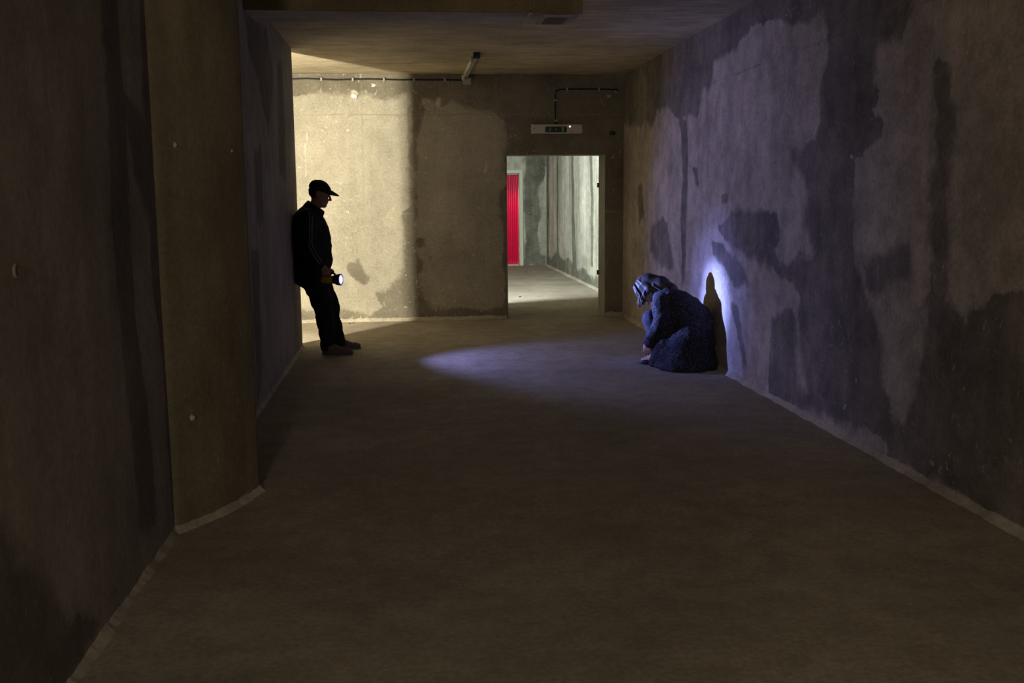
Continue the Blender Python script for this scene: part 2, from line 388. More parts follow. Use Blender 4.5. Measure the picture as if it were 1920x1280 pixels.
# boxed-in duct under the ceiling, lined with boards
M_BOARD = concrete('brown_duct_board', (.30, .235, .13), (.3, .26, .2), stretch=(.3, 1, 1), flecks=.0, attr=False)
M_STRIP = plain('pale_wood_strip', (.50, .43, .30), .7)
DXE = 1.285
bm = bmesh.new(); add_box(bm, (XL+.002, 7.40, 2.80), (DXE, 7.90, ZC+.02), .006)
duct = put('trim_1', bm, M_CEIL); tag(duct, kind='structure')
for xa, xb in ((XL+.004, .905), (.915, DXE)):
    bm = bmesh.new(); add_box(bm, (xa, 7.40, 2.788), (xb, 7.885, 2.802), .003); put('soffit_board', bm, M_SOFF, duct)
    bm = bmesh.new(); add_box(bm, (xa, 7.384, 2.786), (xb, 7.401, ZC+.01), .003); put('front_board', bm, M_BOARD, duct)
bm = bmesh.new(); add_box(bm, (.897, 7.395, 2.778), (.923, 7.90, 2.789), .003); put('joint_strip', bm, M_STRIP, duct)

# corridor beyond the doorway
def cx(pts, soft=.1): return ([tuple(on_x(x, y, XC)[1:]) for x, y in pts], soft)
C_DAMP = [cx([(1024,478),(1034,484),(1044,470),(1056,488),(1066,482),(1080,505),(1092,500),(1108,520),(1128,516),(1132,552),(1024,500)], .05),
          cx([(1044,285),(1047,285),(1047,480),(1044,480)], .02), cx([(1071,285),(1075,285),(1077,400),(1082,520),(1074,520),(1072,400)], .03),
          cx([(1104,285),(1110,285),(1113,380),(1112,500),(1107,500),(1108,380)], .03), cx([(1025,285),(1029,285),(1029,480),(1025,480)], .03)]
C_PALE = [cx([(1084,285),(1100,285),(1102,480),(1090,480)], .1), cx([(1052,285),(1066,285),(1068,470),(1056,470)], .1)]
wall_mesh('wall_corridor_right', seg(YB2, YC, step=.05), seg(0., ZC, step=.04), lambda u, v: (XC, u, v), M_CORR, C_DAMP, C_PALE,
    extra=box_quads((XC+.002, YB2, 0), (XC+.3, YC, ZC), ('-x',)))
def fy(pts, soft=.1): return ([(on_y(x, y, YC)[0], on_y(x, y, YC)[2]) for x, y in pts], soft)
F_DAMP = [fy([(990,280),(1026,280),(1022,330),(1012,350),(1012,480),(1022,484),(1026,500),(975,500),(984,480),(982,330)], .05)]
RX1, RX2, RZ = 1.55, 2.430, 1.985
wall_mesh('wall_corridor_end', seg(-1.6, RX1, RX2, XC, step=.05), seg(0., RZ, ZC, step=.05), lambda u, v: (u, YC, v), M_CORR, F_DAMP, (),
    keep=lambda u, v: not (RX1 < u < RX2 and v < RZ), extra=[
    [(RX1,YC,0),(RX1,YC+.3,0),(RX1,YC+.3,RZ),(RX1,YC,RZ)], [(RX2,YC,0),(RX2,YC,RZ),(RX2,YC+.3,RZ),(RX2,YC+.3,0)],
    [(RX1,YC,RZ),(RX1,YC+.3,RZ),(RX2,YC+.3,RZ),(RX2,YC,RZ)],
    [(-1.6,YC+.3,0),(-1.6,YC+.3,ZC),(RX1,YC+.3,ZC),(RX1,YC+.3,0)], [(RX2,YC+.3,0),(RX2,YC+.3,ZC),(3.4,YC+.3,ZC),(3.4,YC+.3,0)],
    [(RX1,YC+.3,RZ),(RX1,YC+.3,ZC),(RX2,YC+.3,ZC),(RX2,YC+.3,RZ)]])
slab('wall_corridor_left', (-1.8, YB2, 0), (-1.6, YC+.3, ZC), M_CORR)
slab('wall_corridor_stub', (.80, YB2, 0), (.95, 13.93, ZC), M_CORR)
slab('wall_red_room', (-1.8, 24.0, 0), (3.4, 24.2, ZC), M_CORR)

# mortar fillets along the foot of the walls -------------------------
def fillet(name, pts, r=.04, inward=(1, 0)):
    """irregular quarter-round bead along a floor polyline; pts on the wall line; inward = list of normals"""
    bm = bmesh.new(); rows = []
    for i, (x, y) in enumerate(pts):
        a = Vector(pts[max(0, i-1)]); b = Vector(pts[min(len(pts)-1, i+1)])
        t = (b-a).normalized(); n = Vector((-t.y, t.x))*inward
        k = r*(1 + .30*noise.noise(Vector((x*5, y*5, 3))) + .30*noise.noise(Vector((x*17, y*17, 8))) + .15*noise.noise(Vector((x*43, y*43, 5))))
        p = Vector((x, y)); row = []
        for q, (s, h) in enumerate(((-.2, 1.1), (.12, 1.05), (.42, .72), (.75, .34), (1.15, .06), (1.3, -.2))):
            row.append(bm.verts.new((p.x + n.x*s*k, p.y + n.y*s*k, h*k)))
        rows.append(row)
    for i in range(len(rows)-1):
        for q in range(5): bm.faces.new((rows[i][q], rows[i+1][q], rows[i+1][q+1], rows[i][q+1]))
    o = put(name, bm, M_BEAD, None, True); tag(o, kind='structure'); return o
lin = lambda a, b, n: [(a[0]+(b[0]-a[0])*i/n, a[1]+(b[1]-a[1])*i/n) for i in range(n+1)]
fillet('baseboard_right', lin((XR, 2.6), (XR, YB-.0), 330), .03, 1)
fillet('baseboard_left', lin((XL, 2.4), (XL, 4.60), 160) , .022, -1)
fillet('baseboard_pillar', lin((XL, 4.575), (-1.053, 4.612), 8)+lin((-1.053, 4.612), (-.929, 4.81), 16)[1:]+lin((-.929, 4.81), (-.82, 5.10), 16)[1:]+lin((-.82, 5.10), (-.792, 5.21), 6)[1:], .024, -1)
fillet('baseboard_partition', lin((XL, 5.3), (XL, YWE), 120), .018, -1)
fillet('baseboard_back', lin((-2.2, YB), (DX1-.02, YB), 140), .035, -1)
fillet('baseboard_doorside', lin((DX2, YB), (XR, YB), 14), .05, -1)
fillet('baseboard_corridor', lin((XC, YB2), (XC, YC), 120), .03, 1)

# ---------------------------------------------------------------- fixtures
M_WHITE = plain('white_enamel', (.62, .58, .52), .45); M_GREY = plain('grey_plastic', (.42, .39, .35), .5)
M_BLACK = plain('black_plastic', (.012, .012, .012), .4); M_CABLE = plain('black_cable_sheath', (.015, .014, .012), .55)
M_STEEL = plain('dull_steel', (.30, .29, .27), .4, metal=.8)
M_GREEN = plain('green_sign_panel', (.008, .05, .022), .35); M_PICT = plain('pale_pictogram', (.30, .36, .31), .5)
M_TUBE = plain('unlit_tube_glass', (.75, .72, .64), .2, spec=.6)
M_RUST = plain('dark_hinge_iron', (.12, .10, .08), .6)

def wpt(x, y, off=0.):
    p = on_y(x, y, YB-off); return Vector(p)
# exit sign luminaire
a = wpt(996, 234); b_ = wpt(1090, 250.5); x0, x1, z1, z0 = a.x, b_.x, a.z, b_.z
es = empty('exit_sign', ((x0+x1)/2, YB, z0), 'long white emergency exit luminaire with small green pictogram panel above the doorway', 'exit sign')
T = .07
bm = bmesh.new(); add_box(bm, (x0+.012, YB-T, z0), (x1, YB+.002, z1), .005, seg=2); put('housing', bm, M_WHITE, es)
bm = bmesh.new(); add_box(bm, (x0-.004, YB-T-.004, z0-.003), (x0+.014, YB+.002, z1+.003), .004, seg=2); put('end_cap', bm, M_TUBE, es)
gx0, gx1 = wpt(1022.5, 242, T).x, wpt(1062.5, 242, T).x; gz1, gz0 = wpt(1040, 237.2, T).z, wpt(1040, 248, T).z
bm = bmesh.new(); add_box(bm, (gx0, YB-T-.006, gz0), (gx1, YB-T+.002, gz1), .002); pan = put('green_panel', bm, M_GREEN, es); tag(pan, 'dark green panel with pale running figure arrow and door')
bm = bmesh.new(); gy = YB-T-.0075; gc = (gz0+gz1)/2; gh = gz1-gz0
def flat(bm, pts):
    f = bm.faces.new([bm.verts.new((gx0+(gx1-gx0)*u, gy, gz0+gh*v)) for u, v in pts])
    r = bmesh.ops.extrude_face_region(bm, geom=[f]); 
    for v in r['geom']:
        if isinstance(v, bmesh.types.BMVert): v.co.y += .0015
# running figure (head, trunk, limbs), arrow, door
flat(bm, [(.245+.022*math.cos(t*.785), .80+.085*math.sin(t*.785)) for t in range(8)])
for pl in ([(.215,.76),(.255,.74),(.225,.42),(.19,.44)], [(.225,.74),(.29,.6),(.285,.55),(.225,.66)], [(.225,.74),(.17,.62),(.16,.5),(.17,.5),(.185,.6),(.23,.68)],
           [(.19,.45),(.225,.45),(.265,.3),(.26,.12),(.245,.12),(.245,.28)], [(.19,.46),(.215,.42),(.17,.28),(.10,.26),(.10,.33),(.155,.35)]): flat(bm, pl)
put('running_figure', bm, M_PICT, pan)
bm = bmesh.new(); flat(bm, [(.50,.72),(.545,.5),(.50,.28),(.50,.43),(.46,.43),(.46,.57),(.50,.57)]); put('arrow', bm, M_PICT, pan)
bm = bmesh.new(); flat(bm, [(.76,.12),(.76,.9),(.875,.9),(.875,.12)]); put('door_symbol', bm, M_PICT, pan)
lp = wpt(1068.5, 236.5, T)
bm = bmesh.new(); add_lathe(bm, (lp.x, YB-T+.001, lp.z-.004), (0, -1, 0), [(0, .009), (.004, .009), (.007, .006), (.008, .001)], 12)
put('indicator_lamp', bm, glow('indicator_glow', (.85, 1., .75), 2.2), es)
for sx, sz in ((1002, 241), (1073, 247)):
    p = wpt(sx, sz, T); bm = bmesh.new(); add_lathe(bm, (p.x, YB-T+.001, p.z), (0, -1, 0), [(0, .006), (.002, .006), (.003, .004)], 10); put('screw', bm, M_RUST, es)

def cable(name, pts, r, clips, label, cat='cable', clipmat=None):
    """black cable on the back wall with small clips"""
    bm = bmesh.new(); add_tube(bm, pts, r, 8); o = put(name, bm, M_CABLE, None, True); tag(o, label, cat)
    for c, horiz in clips:
        bm = bmesh.new(); e = (.012, .02) if horiz else (.02, .012)
        add_box(bm, (c[0]-e[0], YB-r*2.6, c[2]-e[1]), (c[0]+e[0], YB+.002, c[2]+e[1]), .003); k = put('cable_clip', bm, clipmat or M_GREY, o)
    return o
cp = [wpt(x, y, .012) for x, y in ((520, 146.5), (549, 148), (575, 147), (602, 148.5), (632, 149.6), (661, 148.6), (690, 148.2), (720, 148.8), (750, 149.8), (776, 149.3), (805, 150), (834, 149.6), (869, 150.2))]
cable('cable', cp, .0085, [(wpt(x, y, .01), True) for x, y in ((602.5, 148.5), (661.5, 148.8), (720, 149), (776, 149.6), (834, 149.8))],
      'long black cable clipped along top of the back wall running to the grey junction box')
sp = [wpt(x, y, .012) for x, y in ((1042, 233), (1041.5, 215), (1041, 195), (1041, 180), (1042.5, 171), (1048, 167.8), (1062, 167.2), (1090, 166.8), (1120, 167), (1140, 167.3), (1158, 168.6))]
cable('cable', sp, .0085, [(wpt(1063, 167.3, .01), True), (wpt(1123, 167.2, .01), True), (wpt(1040.8, 188, .01), False), (wpt(1041.6, 226, .01), False)],
      'short black cable rising from the exit sign and turning right along the wall')
# junction box
p0, p1 = wpt(868, 146, .0), wpt(883.5, 159)
jb = empty('junction_box', ((p0.x+p1.x)/2, YB, p1.z), 'small square grey junction box at wall top under the ceiling lamp', 'junction box')
bm = bmesh.new(); add_box(bm, (p0.x, YB-.045, p1.z), (p1.x, YB+.002, p0.z), .008, seg=2); put('box', bm, M_GREY, jb)
bm = bmesh.new(); add_box(bm, (p0.x+.004, YB-.052, p1.z+.004), (p1.x-.004, YB-.043, p0.z-.004), .004); put('lid', bm, M_GREY, jb)
for fx in (.25, .5, .75):
    xx = p0.x+(p1.x-p0.x)*fx; bm = bmesh.new(); add_lathe(bm, (xx, YB-.024, p1.z+.003), (0, 0, -1), [(0, .011), (.008, .011), (.012, .008)], 10); put('cable_gland', bm, M_GREY, jb)
# fluorescent batten on the ceiling
A, B = Vector((.735, 10.16, ZC)), Vector((.735, 12.34, ZC))
cl = empty('ceiling_light', (.735, 11.25, ZC), 'narrow unlit fluorescent batten fixed lengthwise to the ceiling', 'ceiling light')
bm = bmesh.new(); add_box(bm, (.715, 10.62, ZC-.05), (.765, 12.33, ZC+.003), .006, seg=2); put('housing', bm, M_WHITE, cl)
bm = bmesh.new(); add_tube(bm, [(.705, 10.66, ZC-.07), (.705, 12.26, ZC-.07)], .014, 12); put('tube', bm, M_TUBE, cl, True)
for yy in (10.63, 12.24):
    bm = bmesh.new(); add_box(bm, (.688, yy, ZC-.095), (.724, yy+.045, ZC-.03), .006); put('lamp_holder', bm, M_WHITE, cl)
bm = bmesh.new(); add_box(bm, (.712, 10.575, ZC-.06), (.785, 10.635, ZC+.003), .004); ec = put('end_cap', bm, plain('dark_grey_end_cap', (.10, .085, .08), .6), cl); tag(ec, 'dark grey end cap')
bm = bmesh.new(); add_lathe(bm, (.738, 10.577, ZC-.022), (0, -1, 0), [(0, .013), (.006, .013), (.006, .009)], 12); put('knockout', bm, M_CABLE, ec)
# black outlet and hanging loop of wire at the right
p = wpt(1148.5, 250)
ob = empty('cable_outlet', (p.x, YB, p.z-.02), 'small black cable outlet box on the wall right of the exit sign', 'outlet')
bm = bmesh.new(); add_box(bm, (p.x-.033, YB-.03, p.z-.022), (p.x+.033, YB+.002, p.z+.022), .005, seg=2); put('box', bm, M_BLACK, ob)
bm = bmesh.new(); add_box(bm, (p.x-.02, YB-.034, p.z-.012), (p.x+.02, YB-.028, p.z+.012), .003); put('cover', bm, M_BLACK, ob)
hw = empty('hanging_wire', tuple(wpt(1141, 178)), 'loose loop of pale wire hanging from a connector near the right corner', 'wire')
q = wpt(1141, 181)
bm = bmesh.new(); add_box(bm, (q.x-.022, YB-.04, q.z-.022), (q.x+.022, YB+.002, q.z+.022), .008, seg=2); put('connector', bm, M_GREY, hw)
lp = [wpt(x, y, o) for x, y, o in ((1139, 183, .03), (1136, 188, .045), (1133, 193, .05), (1131, 197, .05), (1129, 194, .05), (1128, 188, .05), (1129, 185, .05))]
bm = bmesh.new(); add_tube(bm, lp, .005, 8); put('wire', bm, M_GREY, hw, True)
lp = [wpt(x, y, o) for x, y, o in ((1143, 183, .03), (1142, 189, .04), (1139, 195, .045), (1134, 198, .05), (1131, 197, .05))]
bm = bmesh.new(); add_tube(bm, lp, .005, 8); put('wire', bm, M_GREY, hw, True)
# hinges left on the jamb of the doorway
for z in (on_y(1126, 347, YB2)[2], on_y(1126, 510, YB2)[2]):
    bm = bmesh.new(); add_box(bm, (DX2-.012, YB2-.05, z-.028), (DX2+.004, YB2-.004, z+.028), .002)
    add_tube(bm, [(DX2-.016, YB2-.01, z-.03), (DX2-.016, YB2-.01, z+.03)], .007, 8); put('hinge', bm, M_RUST, wall_b)
# vent grille in the soffit
a = on_z(1014, 31, 2.788); b2 = on_z(1062, 43, 2.788)
vx0, vx1, vy0, vy1 = a[0], b2[0], 7.47, 7.83; vz = 2.788
vg = empty('vent_grille', ((vx0+vx1)/2, (vy0+vy1)/2, vz), 'square slatted vent grille in the soffit near top centre', 'vent')
bm = bmesh.new()
for lo, hi in (((vx0, vy0), (vx1, vy0+.035)), ((vx0, vy1-.035), (vx1, vy1)), ((vx0, vy0+.03), (vx0+.035, vy1-.03)), ((vx1-.035, vy0+.03), (vx1, vy1-.03))):
    add_box(bm, (*lo, vz-.014), (*hi, vz+.001), .003)
put('frame', bm, M_SOFF, vg)
bm = bmesh.new(); add_box(bm, (vx0+.03, vy0+.03, vz-.0015), (vx1-.03, vy1-.03, vz)); put('backing', bm, M_BLACK, vg)
bm0 = None
for i in range(7):
    yy = vy0+.055+i*(vy1-vy0-.11)/6
    if bm0 is None:
        bm = bmesh.new(); add_box(bm, (vx0+.03, -.009, -.002), (vx1-.03, .009, .002), .0008, Matrix.Rotation(.6, 4, 'X')); s = put('slat', bm, M_SOFF); bm0 = s
    else: s = bm0.copy(); C.objects.link(s)
    s.parent = vg; s.location = (-vg.location.x, yy-vg.location.y, -.009)

# far doorway with red strip curtain
M_FRAME = plain('pale_door_frame_paint', (.66, .70, .56), .5)
bm = bmesh.new()
add_box(bm, (RX2-.004, YC-.03, 0), (RX2+.075, YC+.3, RZ+.07), .005); jr = put('door_1', bm, M_FRAME); tag(jr, kind='structure')
bm = bmesh.new(); add_box(bm, (RX1-.07, YC-.03, 0), (RX1+.004, YC+.3, RZ+.07), .005); put('jamb', bm, M_FRAME, jr)
bm = bmesh.new(); add_box(bm, (RX1+.004, YC-.03, RZ-.004), (RX2-.004, YC+.3, RZ+.07), .005); put('head_jamb', bm, M_FRAME, jr)
for z in (1.62, .35):
    bm = bmesh.new(); add_tube(bm, [(RX2-.008, YC-.038, z-.05), (RX2-.008, YC-.038, z+.05)], .013, 8); put('hinge', bm, M_FRAME, jr)
m, nt, b = new_mat('red_translucent_vinyl')
co = N(nt, 'ShaderNodeTexCoord').outputs['Object']; nn = noise_node(nt, co, 3, 4, .6, (1, 1, .4))
col = mix(nt, nn, (.78, .004, .07), (.85, .012, .10))
nt.links.new(col, b.inputs['Base Color']); b.inputs['Roughness'].default_value = .22; b.inputs['Specular IOR Level'].default_value = .6
tr = N(nt, 'ShaderNodeBsdfTranslucent'); nt.links.new(col, tr.inputs[0])
mx = N(nt, 'ShaderNodeMixShader'); mx.inputs[0].default_value = .45
nt.links.new(b.outputs[0], mx.inputs[1]); nt.links.new(tr.outputs[0], mx.inputs[2])
nt.links.new(mx.outputs[0], nt.nodes['Material Output'].inputs[0]); M_RED = m
sc_ = empty('strip_curtain', ((RX1+RX2)/2, YC+.06, 0), 'glossy red plastic strip curtain hanging in the far doorway', 'curtain')
bm = bmesh.new(); add_box(bm, (RX1+.01, YC+.04, RZ-.035), (RX2-.01, YC+.085, RZ-.006), .004); put('rail', bm, M_STEEL, sc_)
proto = None; ns = 20; sw = (RX2-RX1-.04)/ns
for i in range(ns):
    if proto is None:
        bm = bmesh.new(); rows = []
        for k in range(31):
            z = .03 + (RZ-.05)*k/30; row = []
            for j in range(9):
                t = j/8-.5
                yy = -.016*math.cos(t*math.pi) + .006*math.sin(z*4.)+ (.02*math.exp(-((z-.12)/.1)**2))
                row.append(bm.verts.new((t*sw*1.12, yy, z)))
            rows.append(row)
        for k in range(30):
            for j in range(8): bm.faces.new((rows[k][j], rows[k][j+1], rows[k+1][j+1], rows[k+1][j]))
        proto = put('strip', bm, M_RED, None, True); s = proto
    else: s = proto.copy(); C.objects.link(s)
    s.parent = sc_; s.location = (RX1+.02+sw*(i+.5)-sc_.location.x, .003*((i*7) % 3), 0)
    s.rotation_euler = (0, 0, math.radians(((i*37) % 13)-6))

# plaster lumps and pits belonging to the walls
M_LUMP = plain('pale_plaster', (.50, .45, .35), .9, bump=.4)
def lump(parent, c, rad, seed, mat=M_LUMP):
    bm = bmesh.new(); blob(bm, c, rad, seed); return put('plaster_lump', bm, mat, parent, True)
p = wpt(664, 180); lump(wall_b, (p.x, YB, p.z), (.042, .012, .026), 3, plain('white_plaster', (.85, .83, .76), .9))
for (px_, py_, r) in ((327, 272, .013), (359, 783, .016), (434, 283, .008)):
    d = ray(px_, py_); t = 1.0
    # pierce the pillar's slanted face
    best = None
    for (xa, ya), (xb, yb) in zip(prof[:-1], prof[1:]):
        # solve d*t on segment
        den = d[0]*(yb-ya) - d[1]*(xb-xa)
        if abs(den) < 1e-9: continue
        t = (xa*(yb-ya) - ya*(xb-xa))/den; hx, hy = d[0]*t, d[1]*t
        s = ((hx-xa)*(xb-xa)+(hy-ya)*(yb-ya))/((xb-xa)**2+(yb-ya)**2)
        if -.01 <= s <= 1.01 and t > 0 and (best is None or t < best): best = t
    if best: lump(wall_p, tuple(CAM+d*best), (r, r*.6, r), px_)
p = on_x(30, 508, XL); bm = bmesh.new()
add_lathe(bm, (XL-.004, p[1], p[2]), (1, 0, 0), [(0, .022), (.008, .021), (.009, .014), (.003, .012), (.002, .001)], 14); put('tie_plug', bm, plain('tie_plug_mortar', (.26, .22, .17), .9), wall_l, True)

# small stones lying on the floor
M_STONE = plain('dark_rubble', (.07, .06, .05), .9)
for i, (x, y, r, lab) in enumerate(((975, 557, .022, 'dark stone crumb on the corridor floor just beyond the doorway'),
        (986, 510, .02, 'dark stone crumb on the corridor floor near the far red curtain'),
        (655.5, 606, .014, 'left of two dark crumbs at the foot of the lit back wall'),
        (663, 605.5, .011, 'right of two dark crumbs at the foot of the lit back wall'))):
    c = on_z(x, y); bm = bmesh.new(); blob(bm, (0, 0, 0), (r, r*.8, r*.6), i+2, 1); o = put('pebble', bm, M_STONE); o.location = (c[0], c[1], r*.4-.004); tag(o, lab, 'pebble', kind='thing')

HOTP, SPILLP = 2300, 140
# ---------------------------------------------------------------- sculpting with distance fields
class Field:
    def __init__(s, lo, hi, h):
        s.lo = np.array(lo, float); s.h = h; s.n = (np.ceil((np.array(hi)-s.lo)/h)).astype(int)+1
        s.F = np.full(s.n, 1., np.float32)
    def _sub(s, lo, hi):
        a = np.maximum(np.floor((np.array(lo)-s.lo)/s.h).astype(int), 0); b = np.minimum(np.ceil((np.array(hi)-s.lo)/s.h).astype(int)+1, s.n)
        if (b <= a).any(): return None, None
        ax = [(s.lo[i]+s.h*np.arange(a[i], b[i])).astype(np.float32) for i in range(3)]
        return tuple(slice(a[i], b[i]) for i in range(3)), (ax[0][:, None, None], ax[1][None, :, None], ax[2][None, None, :])
    def _mix(s, sl, d, k, sub=False):
        A = s.F[sl]
        if sub:
            hh = np.clip(.5-.5*(A+d)/k, 0, 1); s.F[sl] = A*(1-hh) + (-d)*hh + k*hh*(1-hh)
        else:
            hh = np.clip(.5+.5*(A-d)/k, 0, 1); s.F[sl] = A*(1-hh) + d*hh - k*hh*(1-hh)
    def cap(s, a, b, ra, rb=None, k=.02, sub=False):
        rb = ra if rb is None else rb; a = np.array(a, float); b = np.array(b, float)
        m = max(ra, rb)+k+.012
        sl, X = s._sub(np.minimum(a, b)-m, np.maximum(a, b)+m)
        if sl is None: return
        e = b-a; L = max(e@e, 1e-9)
        q = [X[i]-a[i] for i in range(3)]
        t = np.clip((q[0]*e[0]+q[1]*e[1]+q[2]*e[2])/L, 0, 1)
        d = np.sqrt(sum((q[i]-t*e[i])**2 for i in range(3))) - (ra+(rb-ra)*t)
        s._mix(sl, d, k, sub)
    def chain(s, pts, rs, k=.02):
        for i in range(len(pts)-1): s.cap(pts[i], pts[i+1], rs[i], rs[i+1], k)
    def ell(s, c, r, R=None, k=.02, sub=False):
        c = np.array(c, float); r = np.array(r, float); m = r.max()+k+.012
        sl, X = s._sub(c-m, c+m)
        if sl is None: return
        q = [X[i]-c[i] for i in range(3)]
        if R is not None: q = [R[0][i]*q[0]+R[1][i]*q[1]+R[2][i]*q[2] for i in range(3)]
        k0 = np.sqrt(sum((q[i]/r[i])**2 for i in range(3))); k1 = np.sqrt(sum((q[i]/r[i]**2)**2 for i in range(3)))+1e-9
        s._mix(sl, k0*(k0-1)/k1, k, sub)
    def clip_below(s, z):
        Z = (s.lo[2]+s.h*np.arange(s.n[2])).astype(np.float32); s.F = np.maximum(s.F, (z-Z)[None, None, :])
    def clip_above(s, z):
        Z = (s.lo[2]+s.h*np.arange(s.n[2])).astype(np.float32); s.F = np.maximum(s.F, (Z-z)[None, None, :])
    def clip_plane(s, p, n):
        """remove the side the normal points to"""
        n = np.array(n, float)/np.linalg.norm(n); ax = [s.lo[i]+s.h*np.arange(s.n[i]) for i in range(3)]
        d = (ax[0][:, None, None]-p[0])*n[0] + (ax[1][None, :, None]-p[1])*n[1] + (ax[2][None, None, :]-p[2])*n[2]
        s.F = np.maximum(s.F, d.astype(np.float32))
    def mesh(s, name, wr=0., wsc=6., seed=0, wst=(1, 1, 1)):
        F = np.pad(s.F, 1, constant_values=1.); S = F < 0; n = np.array(F.shape)
        def corner(A, o): return A[o[0]:n[0]-1+o[0], o[1]:n[1]-1+o[1], o[2]:n[2]-1+o[2]]
        offs = [(i, j, k) for i in (0, 1) for j in (0, 1) for k in (0, 1)]
        cnt = sum(corner(S, o).astype(np.int8) for o in offs); act = (cnt > 0) & (cnt < 8)
        I = np.argwhere(act); vid = np.full(act.shape, -1, np.int64); vid[act] = np.arange(len(I))
        vals = {o: F[I[:, 0]+o[0], I[:, 1]+o[1], I[:, 2]+o[2]] for o in offs}
        P = np.zeros((len(I), 3)); c = np.zeros(len(I))
        for o in offs:
            for ax in range(3):
                if o[ax]: continue
                o2 = tuple(1 if i == ax else o[i] for i in range(3)); fa, fb = vals[o], vals[o2]; x = (fa < 0) != (fb < 0)
                t = np.where(x, fa/np.where(x, fa-fb, 1), 0); p = np.tile(np.array(o, float), (len(I), 1)); p[:, ax] = t
                P[x] += p[x]; c[x] += 1
        P = (I + P/c[:, None] - 1)*s.h + s.lo
        faces = []
        for ax in range(3):
            b_, c_ = [(1, 2), (2, 0), (0, 1)][ax]
            a0 = [slice(1, n[i]-1) for i in range(3)]; a1 = list(a0)
            a0[ax] = slice(0, n[ax]-1); a1[ax] = slice(1, n[ax])
            s0, s1 = S[tuple(a0)], S[tuple(a1)]
            E = np.argwhere(s0 != s1)
            if not len(E): continue
            inside0 = s0[tuple(E.T)]; base = E.copy()
            for i in range(3):
                if i != ax: base[:, i] += 1
            def cell(db, dc):
                q = base.copy(); q[:, b_] -= db; q[:, c_] -= dc; return vid[q[:, 0], q[:, 1], q[:, 2]]
            Q = np.stack([cell(1, 1), cell(0, 1), cell(0, 0), cell(1, 0)], 1); Q[~inside0] = Q[~inside0][:, ::-1]; faces.append(Q)
        Fc = np.concatenate(faces); Fc = Fc[(Fc >= 0).all(1)]
        me = bpy.data.meshes.new(name); me.from_pydata(P.tolist(), [], Fc.tolist()); shade(me)
        if wr:
            nv = np.empty(len(P)*3, np.float32); me.vertex_normals.foreach_get('vector', nv); nv = nv.reshape(-1, 3)
            dsp = np.array([noise.fractal(Vector((p[0]*wsc*wst[0]+seed, p[1]*wsc*wst[1], p[2]*wsc*wst[2])), .8, 2., 3) for p in P])
            Pn = P + nv*(dsp*wr)[:, None]; me.vertices.foreach_set('co', Pn.astype(np.float32).ravel()); me.update()
        return me
def nrm(v): v = np.array(v, float); return v/np.linalg.norm(v)
def relaxed_hand(F, wr, d, pn, ts, s=1., curl=.5):
    """wr wrist, d towards the fingertips, pn towards the palm side, ts towards the thumb side"""
    wr = np.array(wr); d, pn, ts = nrm(d), nrm(pn), nrm(ts); kn = []
    for i, off in enumerate((.032, .011, -.010, -.030)):
        kp = wr + d*(.092-.004*abs(i-1))*s + ts*off*s; kn.append(kp)
        F.cap(wr+ts*off*.45*s, kp, .0145*s, .0115*s, .012)
    for kp, L in zip(kn, (.072, .080, .075, .058)):
        p = kp; ang = curl*.5
        for f, r in ((.45, .0088), (.31, .0080), (.24, .0072)):
            q = p + (d*math.cos(ang)+pn*math.sin(ang))*L*f*s; F.cap(p, q, r*s, r*.92*s, .005); p = q; ang += curl
    t0 = wr + d*.025*s + ts*.022*s; t1 = t0 + (d*.55+ts*.62+pn*.45)*.042*s; t2 = t1 + (d*.85+ts*.25+pn*.4)*.032*s; t3 = t2 + (d*.95+pn*.3)*.024*s
    F.cap(wr+d*.01*s, t0, .015*s, .015*s, .012); F.chain([t0, t1, t2, t3], [.0145*s, .0115*s, .0095*s, .008*s], .006)
def head(F, c, f, u, s=1.):
    """head with face: c centre of the skull, f the way the face looks, u up along the head"""
    c = np.array(c, float); f, u = nrm(f), nrm(u); l = np.cross(u, f); R = np.stack([f, l, u], 1)
    g = lambda a, b_, z: c + (f*a + l*b_ + u*z)*s
    F.ell(g(-.008, 0, .018), np.array([.097, .076, .098])*s, R, .02)
    F.ell(g(.030, 0, -.050), np.array([.060, .060, .070])*s, R, .025)
    F.cap(g(.040, .030, -.088), g(.066, 0, -.100), .024*s, .022*s, .02); F.cap(g(.040, -.030, -.088), g(.066, 0, -.100), .024*s, .022*s, .02)
    F.ell(g(.077, 0, -.102), np.array([.018, .022, .016])*s, R, .012)
    F.cap(g(.084, .03, .022), g(.084, -.03, .022), .012*s, .012*s, .014)
    for sg in (-1, 1):
        F.ell(g(.094, sg*.033, .000), np.array([.016, .017, .011])*s, R, .006, True)
        F.ell(g(.077, sg*.033, .000), np.array([.013, .013, .013])*s, R, .004)
        F.ell(g(.072, sg*.044, -.034), np.array([.02, .02, .018])*s, R, .015)
        F.ell(g(-.008, sg*.078, -.012), np.array([.020, .008, .034])*s, R, .006); F.ell(g(-.004, sg*.086, -.010), np.array([.010, .006, .020])*s, R, .004, True)
    F.cap(g(.092, 0, .012), g(.117, 0, -.034), .008*s, .0125*s, .008)
    for sg in (-1, 1): F.ell(g(.104, sg*.011, -.037), np.array([.012, .009, .008])*s, R, .006)
    F.ell(g(.070, 0, -.062), np.array([.030, .036, .032])*s, R, .015)
    F.cap(g(.094, .017, -.064), g(.094, -.017, -.064), .0065*s, .0065*s, .006); F.cap(g(.089, .015, -.076), g(.089, -.015, -.076), .007*s, .007*s, .006)
    F.cap(g(.106, .024, -.070), g(.106, -.024, -.070), .0025*s, .0025*s, .003, True)
    return g, R

